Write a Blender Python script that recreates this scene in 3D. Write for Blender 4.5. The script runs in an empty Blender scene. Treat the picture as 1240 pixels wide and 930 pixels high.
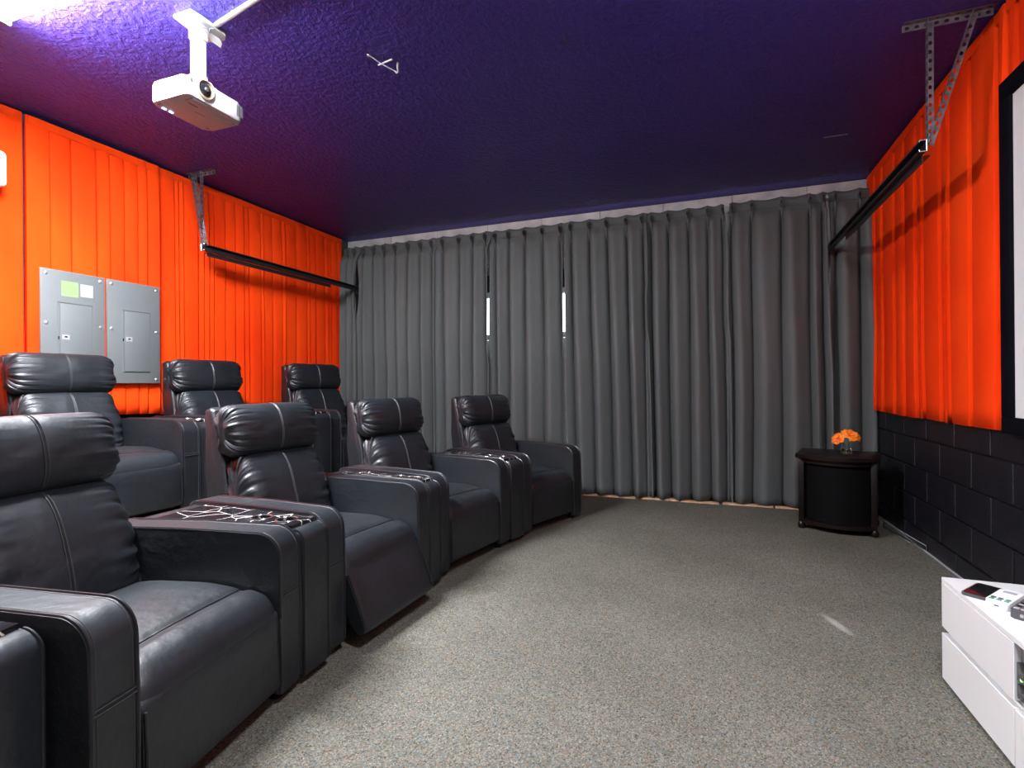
import bpy, bmesh, math, random
from mathutils import Vector, Matrix, noise
random.seed(7)
SC = bpy.context.scene
COL = SC.collection
PI = math.pi

# ------------------------------------------------------------------ camera
CAM_H = 1.1
F_PX, YAW, PITCH, ROLL = 634.8, 0.3531, 0.0008, -0.0076
_fw = Vector((-math.sin(YAW) * math.cos(PITCH), math.cos(YAW) * math.cos(PITCH), math.sin(PITCH)))
_r = Vector((math.cos(YAW), math.sin(YAW), 0)); _u = _r.cross(_fw)
_r2 = _r * math.cos(ROLL) + _u * math.sin(ROLL); _u2 = _u * math.cos(ROLL) - _r * math.sin(ROLL)
cd = bpy.data.cameras.new('camera'); cd.sensor_width = 36; cd.lens = F_PX / 1240 * 36
cd.clip_start = 0.02; cd.clip_end = 60
cam = bpy.data.objects.new('camera', cd); COL.objects.link(cam)
cam.matrix_world = Matrix(((_r2.x, _u2.x, -_fw.x, 0), (_r2.y, _u2.y, -_fw.y, 0), (_r2.z, _u2.z, -_fw.z, CAM_H), (0, 0, 0, 1)))
SC.camera = cam

# ------------------------------------------------------------------ world and exposure
w = bpy.data.worlds.new('world'); SC.world = w; w.use_nodes = True
w.node_tree.nodes['Background'].inputs[0].default_value = (0.75, 0.85, 1, 1)
w.node_tree.nodes['Background'].inputs[1].default_value = 0.6
SC.view_settings.view_transform = 'Standard'; SC.view_settings.look = 'None'
SC.view_settings.gamma = 1.0; SC.view_settings.use_curve_mapping = False
SC.view_settings.exposure = 2.0
LAMP = 100.0          # emission of the ceiling light diffusers
DAY = 2.6            # daylight on the garage door panes

# room numbers
XL, XR, YB, YN, H = -4.09, 1.342, 5.333, -2.6, 2.857

# ------------------------------------------------------------------ materials
def nd(nt, t, **kw):
    n = nt.nodes.new(t)
    for k, v in kw.items():
        if k in n.inputs: n.inputs[k].default_value = v
        else: setattr(n, k, v)
    return n
MATS = {}
def mat(name, col, rough=0.5, metal=0.0, spec=0.5, var=0.12, vscale=8.0, bump=0.0, bscale=60.0, col2=None, coat=0.0, sheen=0.0, detail=3.0, stretch=None, vlo=.35, vhi=.65):
    if name in MATS: return MATS[name]
    m = bpy.data.materials.new(name); m.use_nodes = True; nt = m.node_tree
    b = nt.nodes['Principled BSDF']
    b.inputs['Roughness'].default_value = rough; b.inputs['Metallic'].default_value = metal
    b.inputs['Specular IOR Level'].default_value = spec
    if coat: b.inputs['Coat Weight'].default_value = coat; b.inputs['Coat Roughness'].default_value = .15
    if sheen: b.inputs['Sheen Weight'].default_value = sheen
    tc = nd(nt, 'ShaderNodeTexCoord'); vec = tc.outputs['Object']
    if stretch:
        mp = nd(nt, 'ShaderNodeMapping'); mp.inputs['Scale'].default_value = stretch
        nt.links.new(vec, mp.inputs['Vector']); vec = mp.outputs['Vector']
    n1 = nd(nt, 'ShaderNodeTexNoise'); n1.inputs['Scale'].default_value = vscale; n1.inputs['Detail'].default_value = detail
    nt.links.new(vec, n1.inputs['Vector'])
    mx = nd(nt, 'ShaderNodeMix', data_type='RGBA')
    c2 = col2 or tuple(c * (1 - var) for c in col)
    c1 = col if col2 else tuple(min(1, c * (1 + var)) for c in col)
    mx.inputs[6].default_value = (*c1, 1); mx.inputs[7].default_value = (*c2, 1)
    mr = nd(nt, 'ShaderNodeMapRange'); mr.inputs[1].default_value = vlo; mr.inputs[2].default_value = vhi
    nt.links.new(n1.outputs[0], mr.inputs[0]); nt.links.new(mr.outputs[0], mx.inputs[0])
    nt.links.new(mx.outputs[2], b.inputs['Base Color'])
    if bump:
        n2 = nd(nt, 'ShaderNodeTexNoise'); n2.inputs['Scale'].default_value = bscale; n2.inputs['Detail'].default_value = 4
        nt.links.new(vec, n2.inputs['Vector'])
        bp = nd(nt, 'ShaderNodeBump'); bp.inputs['Strength'].default_value = bump; bp.inputs['Distance'].default_value = .01
        nt.links.new(n2.outputs[0], bp.inputs['Height']); nt.links.new(bp.outputs[0], b.inputs['Normal'])
    MATS[name] = m
    return m
def emit(name, col, strength):
    m = bpy.data.materials.new(name); m.use_nodes = True; nt = m.node_tree
    b = nt.nodes['Principled BSDF']; b.inputs['Base Color'].default_value = (*col, 1)
    b.inputs['Emission Color'].default_value = (*col, 1); b.inputs['Emission Strength'].default_value = strength
    MATS[name] = m; return m

M_LEATHER = mat('black_leather', (.0070, .0086, .0115), .45, spec=.55, var=.25, vscale=5, bump=.30, bscale=26)
M_PIPING = mat('leather_piping', (.008, .008, .010), .34, spec=.55, var=.1)
M_THREAD = mat('seam_thread', (.03, .03, .034), .5, var=.1, vscale=300)
M_BLACK = mat('black_fabric_base', (.006, .006, .008), .8, var=.2)
M_RED = mat('red_drape_cloth', (.84, .054, .004), .9, spec=.06, var=.10, vscale=2.2, bump=.10, bscale=320, col2=(.76, .036, .003), stretch=(1, 1, .6))
M_RED_EDGE = mat('red_drape_hem', (.80, .05, .004), .9, spec=.06, var=.08)
M_BLOCK = mat('black_block_paint', (.006, .0055, .009), .42, var=.3, vscale=14, bump=.35, bscale=90)
M_MORTAR = mat('mortar_joint_paint', (.055, .052, .075), .7, var=.3, vscale=30, bump=.3, bscale=120)
M_WALLG = mat('grey_header_paint', (.42, .42, .42), .7, var=.2, vscale=6, bump=.15, bscale=60)
M_DARKW = mat('dark_wall_paint', (.05, .045, .05), .6, var=.2, vscale=5, bump=.1)
M_STEEL = mat('dull_zinc_steel', (.20, .20, .22), .38, metal=.8, var=.25, vscale=30)
M_RAIL = mat('black_painted_track', (.012, .012, .015), .33, spec=.6, var=.2)
M_WHITEP = mat('white_plastic', (.82, .81, .82), .38, var=.03)
M_PROJ = mat('projector_white_plastic', (.33, .32, .32), .42, var=.03)
M_GREYP = mat('grey_plastic', (.30, .30, .31), .5, var=.06)
M_DGREY = mat('dark_grey_plastic', (.055, .055, .06), .45, var=.1)
M_BLACKP = mat('black_gloss_plastic', (.008, .008, .010), .16, spec=.6, var=.1)
M_LACQ = mat('white_lacquer', (.56, .56, .555), .28, var=.02, vscale=2)
M_PANEL = mat('grey_panel_enamel', (.120, .130, .133), .45, var=.04, vscale=3)
M_SCREW = mat('screw_steel', (.75, .75, .75), .3, metal=.9, var=.05)
M_GREEN = mat('green_notice_paper', (.19, .31, .12), .8, var=.05)
M_PAPER = mat('white_notice_paper', (.30, .30, .30), .8, var=.03)
M_INK = mat('grey_print', (.30, .30, .30), .8, var=.05)
M_SCREEN = mat('matte_screen', (.56, .57, .57), .9, spec=.1, var=.015, vscale=2)
M_VELVET = mat('black_velvet_frame', (.0022, .0022, .0045), .85, spec=.06, var=.2)
M_ESPRESSO = mat('espresso_wood', (.006, .003, .0028), .34, spec=.32, var=.4, vscale=6, stretch=(1, 10, 10))
M_PETAL = mat('orange_petal', (.95, .30, .02), .6, var=.2, vscale=25, col2=(.92, .17, .01))
M_STEM = mat('green_stem', (.10, .22, .04), .6, var=.2)
M_TAN = mat('raw_wood_strip', (.55, .33, .20), .8, var=.3, vscale=10)
M_DOORW = mat('garage_door_white', (.70, .70, .68), .5, var=.06)
M_METALCUP = mat('cup_holder_metal', (.35, .34, .33), .25, metal=.9, var=.1)
M_LAMP = emit('lamp_diffuser_glow', (.94, .975, 1.0), LAMP)
M_PANE = emit('daylit_pane', (.86, .92, 1.0), DAY)
M_LED = emit('blue_status_light', (.25, .55, 1.0), 6)
M_GLED = emit('green_status_light', (.35, 1.0, .2), .5)

def curtain_mat():
    m = bpy.data.materials.new('charcoal_curtain_cloth'); m.use_nodes = True; nt = m.node_tree
    b = nt.nodes['Principled BSDF']; b.inputs['Roughness'].default_value = .72; b.inputs['Specular IOR Level'].default_value = .35
    tc = nd(nt, 'ShaderNodeTexCoord'); n = nd(nt, 'ShaderNodeTexNoise'); n.inputs['Scale'].default_value = 3
    nt.links.new(tc.outputs['Object'], n.inputs['Vector'])
    mx = nd(nt, 'ShaderNodeMix', data_type='RGBA'); mx.inputs[6].default_value = (.098, .104, .104, 1); mx.inputs[7].default_value = (.080, .086, .087, 1)
    nt.links.new(n.outputs[0], mx.inputs[0]); nt.links.new(mx.outputs[2], b.inputs['Base Color'])
    w1 = nd(nt, 'ShaderNodeTexNoise'); w1.inputs['Scale'].default_value = 420
    nt.links.new(tc.outputs['Object'], w1.inputs['Vector'])
    bp = nd(nt, 'ShaderNodeBump'); bp.inputs['Strength'].default_value = .15; bp.inputs['Distance'].default_value = .004
    nt.links.new(w1.outputs[0], bp.inputs['Height']); nt.links.new(bp.outputs[0], b.inputs['Normal'])
    tr = nd(nt, 'ShaderNodeBsdfTranslucent'); tr.inputs[0].default_value = (.10, .10, .11, 1)
    ms = nd(nt, 'ShaderNodeMixShader'); ms.inputs[0].default_value = .06
    nt.links.new(b.outputs[0], ms.inputs[1]); nt.links.new(tr.outputs[0], ms.inputs[2])
    nt.links.new(ms.outputs[0], nt.nodes['Material Output'].inputs[0])
    return m
M_CURT = curtain_mat()

def carpet_mat():
    m = bpy.data.materials.new('speckled_grey_carpet'); m.use_nodes = True; nt = m.node_tree; L = nt.links
    b = nt.nodes['Principled BSDF']; b.inputs['Roughness'].default_value = .95; b.inputs['Specular IOR Level'].default_value = .1
    tc = nd(nt, 'ShaderNodeTexCoord'); P = tc.outputs['Object']
    v = nd(nt, 'ShaderNodeTexVoronoi'); v.inputs['Scale'].default_value = 230; L.new(P, v.inputs['Vector'])
    cr = nd(nt, 'ShaderNodeValToRGB'); e = cr.color_ramp; L.new(v.outputs['Color'], cr.inputs[0])
    e.interpolation = 'CONSTANT'
    cols = [(0, (.050, .045, .038)), (.20, (.088, .083, .066)), (.42, (.12, .112, .090)), (.60, (.155, .147, .120)), (.74, (.080, .100, .108)), (.83, (.16, .092, .066)), (.91, (.205, .192, .162))]
    e.elements[0].position = 0; e.elements[0].color = (*cols[0][1], 1); e.elements[1].position = cols[1][0]; e.elements[1].color = (*cols[1][1], 1)
    for p_, c_ in cols[2:]:
        k = e.elements.new(p_); k.color = (*c_, 1)
    n = nd(nt, 'ShaderNodeTexNoise'); n.inputs['Scale'].default_value = 1.6; n.inputs['Detail'].default_value = 5; L.new(P, n.inputs['Vector'])
    mr = nd(nt, 'ShaderNodeMapRange'); mr.inputs[1].default_value = .3; mr.inputs[2].default_value = .7; mr.inputs[3].default_value = .86; mr.inputs[4].default_value = 1.14
    L.new(n.outputs[0], mr.inputs[0])
    mu = nd(nt, 'ShaderNodeMix', data_type='RGBA', blend_type='MULTIPLY'); mu.inputs[0].default_value = 1
    L.new(cr.outputs[0], mu.inputs[6]); L.new(mr.outputs[0], mu.inputs[7])
    # pale scuff worn into the pile at one spot
    mp = nd(nt, 'ShaderNodeMapping', vector_type='TEXTURE'); mp.inputs['Location'].default_value = (.552, 2.74, 0); mp.inputs['Rotation'].default_value = (0, 0, math.radians(112)); mp.inputs['Scale'].default_value = (.13, .028, 1)
    L.new(P, mp.inputs['Vector'])
    ln = nd(nt, 'ShaderNodeVectorMath', operation='LENGTH'); L.new(mp.outputs[0], ln.inputs[0])
    r2 = nd(nt, 'ShaderNodeMapRange'); r2.inputs[1].default_value = 1.0; r2.inputs[2].default_value = .35; r2.inputs[3].default_value = 0; r2.inputs[4].default_value = .38
    L.new(ln.outputs['Value'], r2.inputs[0])
    m2 = nd(nt, 'ShaderNodeMix', data_type='RGBA'); m2.inputs[7].default_value = (.5, .48, .45, 1)
    L.new(r2.outputs[0], m2.inputs[0]); L.new(mu.outputs[2], m2.inputs[6]); L.new(m2.outputs[2], b.inputs['Base Color'])
    bp = nd(nt, 'ShaderNodeBump'); bp.inputs['Strength'].default_value = .5; bp.inputs['Distance'].default_value = .006
    L.new(v.outputs['Distance'], bp.inputs['Height']); L.new(bp.outputs[0], b.inputs['Normal'])
    return m
M_CARPET = carpet_mat()

def ceiling_mat():
    m = bpy.data.materials.new('flare_blue_textured_ceiling'); m.use_nodes = True; nt = m.node_tree; L = nt.links
    b = nt.nodes['Principled BSDF']; b.inputs['Roughness'].default_value = .42; b.inputs['Specular IOR Level'].default_value = .22
    tc = nd(nt, 'ShaderNodeTexCoord'); P = tc.outputs['Object']
    n = nd(nt, 'ShaderNodeTexNoise'); n.inputs['Scale'].default_value = 2; L.new(P, n.inputs['Vector'])
    mx = nd(nt, 'ShaderNodeMix', data_type='RGBA'); mx.inputs[6].default_value = (.052, .037, .25, 1); mx.inputs[7].default_value = (.044, .030, .215, 1)  # blackish paint; the blue of lens flare is put into this colour
    L.new(n.outputs[0], mx.inputs[0]); L.new(mx.outputs[2], b.inputs['Base Color'])
    n2 = nd(nt, 'ShaderNodeTexNoise'); n2.inputs['Scale'].default_value = 38; n2.inputs['Detail'].default_value = 3; L.new(P, n2.inputs['Vector'])
    mr = nd(nt, 'ShaderNodeMapRange'); mr.inputs[1].default_value = .42; mr.inputs[2].default_value = .6; L.new(n2.outputs[0], mr.inputs[0])
    bp = nd(nt, 'ShaderNodeBump'); bp.inputs['Strength'].default_value = .55; bp.inputs['Distance'].default_value = .008
    L.new(mr.outputs[0], bp.inputs['Height']); L.new(bp.outputs[0], b.inputs['Normal'])
    return m
M_CEIL = ceiling_mat()

def tray_mat():
    m = bpy.data.materials.new('black_veined_gloss_tray'); m.use_nodes = True; nt = m.node_tree; L = nt.links
    b = nt.nodes['Principled BSDF']; b.inputs['Roughness'].default_value = .12; b.inputs['Specular IOR Level'].default_value = .6
    tc = nd(nt, 'ShaderNodeTexCoord'); P = tc.outputs['Object']
    n = nd(nt, 'ShaderNodeTexNoise'); n.inputs['Scale'].default_value = 9; n.inputs['Detail'].default_value = 2; L.new(P, n.inputs['Vector'])
    ad = nd(nt, 'ShaderNodeMix', data_type='RGBA', blend_type='ADD'); ad.inputs[0].default_value = .035; L.new(P, ad.inputs[6]); L.new(n.outputs[1], ad.inputs[7])
    v = nd(nt, 'ShaderNodeTexVoronoi', feature='DISTANCE_TO_EDGE'); v.inputs['Scale'].default_value = 9; L.new(ad.outputs[2], v.inputs['Vector'])
    mr = nd(nt, 'ShaderNodeMapRange'); mr.inputs[1].default_value = .020; mr.inputs[2].default_value = .008; mr.inputs[3].default_value = 0; mr.inputs[4].default_value = 1
    L.new(v.outputs[0], mr.inputs[0])
    mx = nd(nt, 'ShaderNodeMix', data_type='RGBA'); mx.inputs[6].default_value = (.008, .007, .009, 1); mx.inputs[7].default_value = (.55, .50, .46, 1)
    L.new(mr.outputs[0], mx.inputs[0]); L.new(mx.outputs[2], b.inputs['Base Color'])
    return m
M_TRAY = tray_mat()
def glass_mat(name, col, rough=.02):
    m = bpy.data.materials.new(name); m.use_nodes = True; b = m.node_tree.nodes['Principled BSDF']
    b.inputs['Base Color'].default_value = (*col, 1); b.inputs['Roughness'].default_value = rough
    b.inputs['Transmission Weight'].default_value = 1; b.inputs['IOR'].default_value = 1.4
    return m
M_GLASS = glass_mat('clear_glass', (.96, .98, .95)); M_WATER = glass_mat('pale_water', (.90, .93, .78))
M_CLEARP = glass_mat('clear_plastic_strip', (.9, .92, .95), .1)

# ------------------------------------------------------------------ builders
def link(o, parent=None):
    COL.objects.link(o)
    if parent is not None: o.parent = parent
    return o
def obj(name, bm, m, parent=None, smooth=35, loc=None, rot=None):
    me = bpy.data.meshes.new(name)
    bmesh.ops.recalc_face_normals(bm, faces=bm.faces[:])
    bm.to_mesh(me); bm.free()
    if smooth:
        me.polygons.foreach_set('use_smooth', [True] * len(me.polygons))
        me.set_sharp_from_angle(angle=math.radians(smooth))
    me.materials.append(m)
    o = link(bpy.data.objects.new(name, me), parent)
    if loc: o.location = loc
    if rot: o.rotation_euler = rot
    return o
def share(name, me, parent=None, loc=None, rot=None):
    o = link(bpy.data.objects.new(name, me), parent)
    if loc: o.location = loc
    if rot: o.rotation_euler = rot
    return o
def tag(o, label=None, cat=None, group=None, kind=None):
    for k, v in (('label', label), ('category', cat), ('group', group), ('kind', kind)):
        if v: o[k] = v
    return o
def thing(name, label, cat, loc=(0, 0, 0), rz=0, group=None):
    o = link(bpy.data.objects.new(name, None)); o.empty_display_size = .1
    o.location = loc; o.rotation_euler = (0, 0, rz)
    return tag(o, label, cat, group)
def copy_tree(o, parent=None):
    c = link(o.copy(), parent)
    for ch in list(o.children): copy_tree(ch, c)
    return c
def NB(): return bmesh.new()
def box(bm, x0, x1, y0, y1, z0, z1, bev=0.0, seg=2):
    t = bmesh.new()
    bmesh.ops.create_cube(t, size=1, matrix=Matrix.Translation(((x0 + x1) / 2, (y0 + y1) / 2, (z0 + z1) / 2)) @ Matrix.Diagonal((x1 - x0, y1 - y0, z1 - z0, 1)))
    if bev: bmesh.ops.bevel(t, geom=t.edges[:], offset=bev, segments=seg, profile=.5, affect='EDGES')
    return merge(bm, t)
def merge(bm, t, mtx=None):
    if mtx is not None: bmesh.ops.transform(t, matrix=mtx, verts=t.verts[:])
    me = bpy.data.meshes.new('tmp'); t.to_mesh(me); t.free(); bm.from_mesh(me); bpy.data.meshes.remove(me)
    return bm
def prism(bm, pts, axis, a, b, bev=0.0, seg=2):
    """extrude closed 2D polygon along axis from a to b. axis 'y': pts=(x,z); 'z': (x,y); 'x': (y,z)"""
    def P(p, h):
        return {'y': (p[0], h, p[1]), 'z': (p[0], p[1], h), 'x': (h, p[0], p[1])}[axis]
    t = bmesh.new()
    A = [t.verts.new(P(p, a)) for p in pts]; B = [t.verts.new(P(p, b)) for p in pts]
    fa = t.faces.new(A[::-1]); fb = t.faces.new(B); n = len(pts)
    for i in range(n): t.faces.new((A[i], A[(i + 1) % n], B[(i + 1) % n], B[i]))
    if bev:
        es = list(set(fa.edges[:] + fb.edges[:]))
        bmesh.ops.bevel(t, geom=es, offset=bev, segments=seg, profile=.5, affect='EDGES')
    return merge(bm, t)
def tube(bm, pts, r, n=8, closed=False):
    pts = [Vector(p) for p in pts]; rings = []
    m = len(pts); up = None
    for i, p in enumerate(pts):
        a = pts[i - 1] if (i > 0 or closed) else p; b = pts[(i + 1) % m] if (i < m - 1 or closed) else p
        d = (b - a).normalized()
        if up is None:
            up = Vector((0, 0, 1)) if abs(d.z) < .9 else Vector((1, 0, 0))
        s = d.cross(up).normalized(); up = s.cross(d).normalized()
        rr = r[i] if isinstance(r, (list, tuple)) else r
        rings.append([bm.verts.new(p + (s * math.cos(2 * PI * k / n) + up * math.sin(2 * PI * k / n)) * rr) for k in range(n)])
    for i in range(m if closed else m - 1):
        A, B = rings[i], rings[(i + 1) % m]
        for k in range(n): bm.faces.new((A[k], A[(k + 1) % n], B[(k + 1) % n], B[k]))
    if not closed:
        bm.faces.new(rings[0][::-1]); bm.faces.new(rings[-1])
    return bm
def lathe(bm, prof, n=24, c=(0, 0, 0), cap=True):
    rings = []
    for r, z in prof:
        rings.append([bm.verts.new((c[0] + r * math.cos(2 * PI * k / n), c[1] + r * math.sin(2 * PI * k / n), c[2] + z)) for k in range(n)])
    for A, B in zip(rings, rings[1:]):
        for k in range(n): bm.faces.new((A[k], A[(k + 1) % n], B[(k + 1) % n], B[k]))
    if cap:
        bm.faces.new(rings[0][::-1]); bm.faces.new(rings[-1])
    return bm
def arc(cx, cz, r, a0, a1, n=8):
    return [(cx + r * math.cos(math.radians(a0 + (a1 - a0) * i / n)), cz + r * math.sin(math.radians(a0 + (a1 - a0) * i / n))) for i in range(n + 1)]
def grid(bm, rows, closed_u=False, closed_v=False):
    V = [[bm.verts.new(p) for p in r] for r in rows]
    nr, nc = len(V), len(V[0])
    for i in range(nr - (0 if closed_v else 1)):
        for j in range(nc - (0 if closed_u else 1)):
            bm.faces.new((V[i][j], V[i][(j + 1) % nc], V[(i + 1) % nr][(j + 1) % nc], V[(i + 1) % nr][j]))
    return V
def spline(pts, n, closed=True):
    m = len(pts); out = []
    for i in range(n):
        t = i / n * m if closed else i / (n - 1) * (m - 1)
        k = min(int(t), m - 1 if closed else m - 2); f = t - k
        g = (lambda q: Vector(pts[q % m])) if closed else (lambda q: Vector(pts[max(0, min(m - 1, q))]))
        a, b, c, d = g(k - 1), g(k), g(k + 1), g(k + 2)
        out.append(.5 * ((2 * b) + (c - a) * f + (2 * a - 5 * b + 4 * c - d) * f * f + (3 * b - a - 3 * c + d) * f ** 3))
    return out

# ================================================================== SETTING
def struct(name, bm, m, parent=None, smooth=0, label=None):
    o = obj(name, bm, m, parent, smooth)
    if parent is None: o['kind'] = 'structure'
    if label: o['label'] = label
    return o
floor = struct('floor', box(NB(), XL - .1, XR + .1, YN, YB + .1, -.1, 0), M_CARPET, label='grey speckled carpet floor')
ceil = struct('ceiling', box(NB(), XL - .1, XR + .1, YN, YB + .1, H, H + .1), M_CEIL, label='dark textured ceiling with lens flare blue put into its colour')
wl = struct('wall_left', box(NB(), XL - .1, XL, YN, YB + .1, 0, H), M_DARKW, label='dark left wall behind the red drapes')
wn = struct('wall_near', box(NB(), XL - .1, XR + .1, YN - .1, YN, 0, H), M_DARKW, label='dark wall behind the camera')
wr = struct('wall_right', box(NB(), XR + .012, XR + .12, YN, YB + .1, 0, H), M_MORTAR, label='black painted block wall under the red drape')
# painted concrete blocks: pieces of the right wall
def block_mesh(wid, hgt):
    bm = box(NB(), -.010, .013, .005, wid - .005, .005, hgt - .005, .003, 1)
    me = bpy.data.meshes.new('block'); bm.to_mesh(me); bm.free(); me.materials.append(M_BLOCK); return me
courses = [(0.0, .115, 3.27), (.115, .201, 3.485), (.316, .203, 3.275), (.519, .201, 3.48), (.720, .20, 3.275)]
cache = {}
for z0, hh, yj in courses:
    y = yj - .405 * 12
    while y < YB:
        a, b = max(y, YN), min(y + .405, YB - .002)
        if b - a > .06:
            key = (round(b - a, 3), hh)
            if key not in cache: cache[key] = block_mesh(b - a, hh)
            share('block', cache[key], wr, (XR + .001 + random.uniform(-.0015, .0015), a, z0))
        y += .405
# back wall: header + side piers around the garage opening
DX0, DX1, DZ = -3.66, .92, 2.12
bm = NB()
box(bm, XL, XR, YB, YB + .1, 2.42, H)
box(bm, XL, DX0, YB, YB + .1, 0, 2.42); box(bm, DX1, XR, YB, YB + .1, 0, 2.42)
box(bm, DX0, DX1, YB + .09, YB + .1, DZ, 2.42)
wb = struct('wall_back', bm, M_WALLG, label='pale grey back wall showing as a strip above the dark curtains')
# header pieces
x = XL + .004
while x < XR - .05:
    x1 = min(x + .62, XR - .004)
    struct('header_board', box(NB(), x, x1 - .008, YB - .012, YB + .002, 2.752, H - .004, .003, 1), M_WALLG, wb)
    x += .62
# garage door behind the curtains
door = link(bpy.data.objects.new('door_1', None)); door.location = (0, YB + .02, 0); tag(door, 'white sectional garage door hidden behind the dark curtains', kind='structure')
for i in range(4):
    z0 = i * .53
    obj('door_panel', box(NB(), DX0, DX1, 0, .04, z0 + .004, z0 + .526, .004, 1), M_DOORW, door)
wk = 7; ww = (DX1 - DX0) / wk
for i in range(wk):
    a = DX0 + i * ww + .03; b = DX0 + (i + 1) * ww - .03
    fr = NB(); box(fr, a, b, -.012, 0, 1.62, 1.65); box(fr, a, b, -.012, 0, 2.05, 2.08); box(fr, a, a + .03, -.012, 0, 1.65, 2.05); box(fr, b - .03, b, -.012, 0, 1.65, 2.05)
    f = obj('window_frame', fr, M_DOORW, door, 0)
    obj('pane', box(NB(), a + .03, b - .03, -.006, -.001, 1.65, 2.05), M_PANE, f, 0)
obj('top_seal', box(NB(), DX0, DX1, -.02, .03, 2.12, 2.30, .004, 1), M_BLACK, door)
# tan wood strip under the curtains
for a, b, dy, z in ((-1.25, -.62, 0, .012), (-.62, -.22, .012, .016), (-.22, .12, -.004, .012), (.14, .56, .006, .014), (.57, 1.0, 0, .012), (-2.4, -1.27, .004, .012)):
    tag(struct('trim_1', box(NB(), a, b - .01, 5.085 + dy, 5.15 + dy, 0, z, .002, 1), M_TAN), 'raw tan wood strip lying on the carpet edge below the curtain hem')
# riser for the second row
struct('floor_riser', box(NB(), XL, -2.72, -1.6, 5.02, 0, .30, .012, 2), M_CARPET, label='low carpeted platform under the rear row of recliners', smooth=30)
# paint scratches on the ceiling
tag(obj('paint_scratch', box(NB(), .811, .961, 4.31, 4.318, H - .002, H + .001), M_GREYP, ceil, 0))
tag(obj('paint_scratch', box(NB(), -.66, -.655, 2.55, 2.68, H - .002, H + .001), M_DGREY, ceil, 0))
# dusty edge of carpet along the block wall
struct('baseboard_right', box(NB(), XR - .022, XR - .008, 2.4, 4.9, 0, .006, .002, 1), M_GREYP, label='thin pale dusty strip where carpet meets the block wall')

# ================================================================== RED WALL DRAPES
def drape(name, label, wall, sgn, y0, y1, z0, z1, x0, seed, wmin, wmax, slump=.0, topdrop=0.0):
    """flat pleated cloth on a side wall. sgn=+1: room is toward +x"""
    rnd = random.Random(seed)
    prof = [(y0, -.018), (y0 + .002, .004)]
    y = y0
    while y < y1 - .03:
        wdt = rnd.uniform(wmin, wmax)
        if rnd.random() < .35: wdt *= .45
        e = min(y + wdt, y1)
        if y1 - e < .04: e = y1
        h = rnd.uniform(.006, .014); gw = rnd.choice((.002, .003, .006)) * (1.6 if sgn < 0 else 1)
        if sgn > 0: prof += [(y + .10 * (e - y), .004 + h * .3), (y + .45 * (e - y), .004 + h), (e - .012, .006 + h * 1.2), (e - .004, .003 + h)]
        else:
            gw = rnd.uniform(.010, .017)
            prof += [(y + .10 * (e - y), .012 + h * .5), (y + .40 * (e - y), .010 + h * .7), (e - .022, .004 + h * .3), (e - .008, .002)]
        if e < y1: prof += [(e - .0025, -.026), (e + gw - .001, -.026), (e + gw + .002, .002 if sgn > 0 else .014)]
        y = e
    prof += [(y1, .004), (y1 + .001, -.018)]
    nz = 22; bm = NB(); rows = []
    for i in range(nz + 1):
        t = i / nz; z = z0 + (z1 - z0) * t
        row = []
        for (yy, d) in prof:
            wv = noise.noise(Vector((yy * 2.2 + seed, z * .9, seed))) * .012
            side = noise.noise(Vector((yy * .8 + seed * 3, z * .7, 5))) * .012 * (1 - t)
            dd = d * (.35 + .65 * min(1, (1 - t) * 4 + .25)) + wv * (1 - .6 * t)
            zz = z + noise.noise(Vector((yy * 1.5, seed, 2))) * .012 * (1 - t)
            row.append((x0 + sgn * (dd + .02), yy + side, zz))
        rows.append(row)
    grid(bm, rows)
    o = obj(name, bm, M_RED, None, 28)
    s = o.modifiers.new('Solidify', 'SOLIDIFY'); s.thickness = .003; s.offset = -1
    tag(o, label, 'drape', 'red pleated wall drapes')
    # turned hem along the top
    hb = NB(); rows = []
    for zz, dx in ((z1 - .055, .0), (z1 - .05, .006), (z1 - .004, .006), (z1, 0)):
        rows.append([(x0 + sgn * (.026 + dx + .008 * noise.noise(Vector((yy * 3, seed, 1)))), yy, zz) for yy in [y0 + .01 + (y1 - y0 - .02) * k / 40 for k in range(41)]])
    grid(hb, rows); obj('top_hem', hb, M_RED_EDGE, o, 40)
    return o
drape('wall_drape', 'red pleated drape on the left wall, at the picture edge before the grey panels', wl, 1, -1.6, 2.045, .93, 2.845, XL + .020, 3, .12, .22)
drape('wall_drape', 'red pleated drape on the left wall behind the two grey electrical panels', wl, 1, 2.045, 2.905, .90, 2.83, XL + .055, 12, .09, .17)
drape('wall_drape', 'orange-red pleated drape on the left wall between grey panels and dark curtain', wl, 1, 2.90, 5.16, .88, 2.84, XL + .018, 23, .085, .16)
drape('wall_drape', 'red pleated drape on the right wall between dark curtain and projection screen', wr, -1, 3.06, 5.26, .862, 2.845, XR - .005, 31, .18, .28)
drape('wall_drape', 'red flat drape on the right wall above and behind the projection screen', wr, -1, -.4, 3.055, .862, 2.85, XR - .002, 47, .3, .5)

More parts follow.
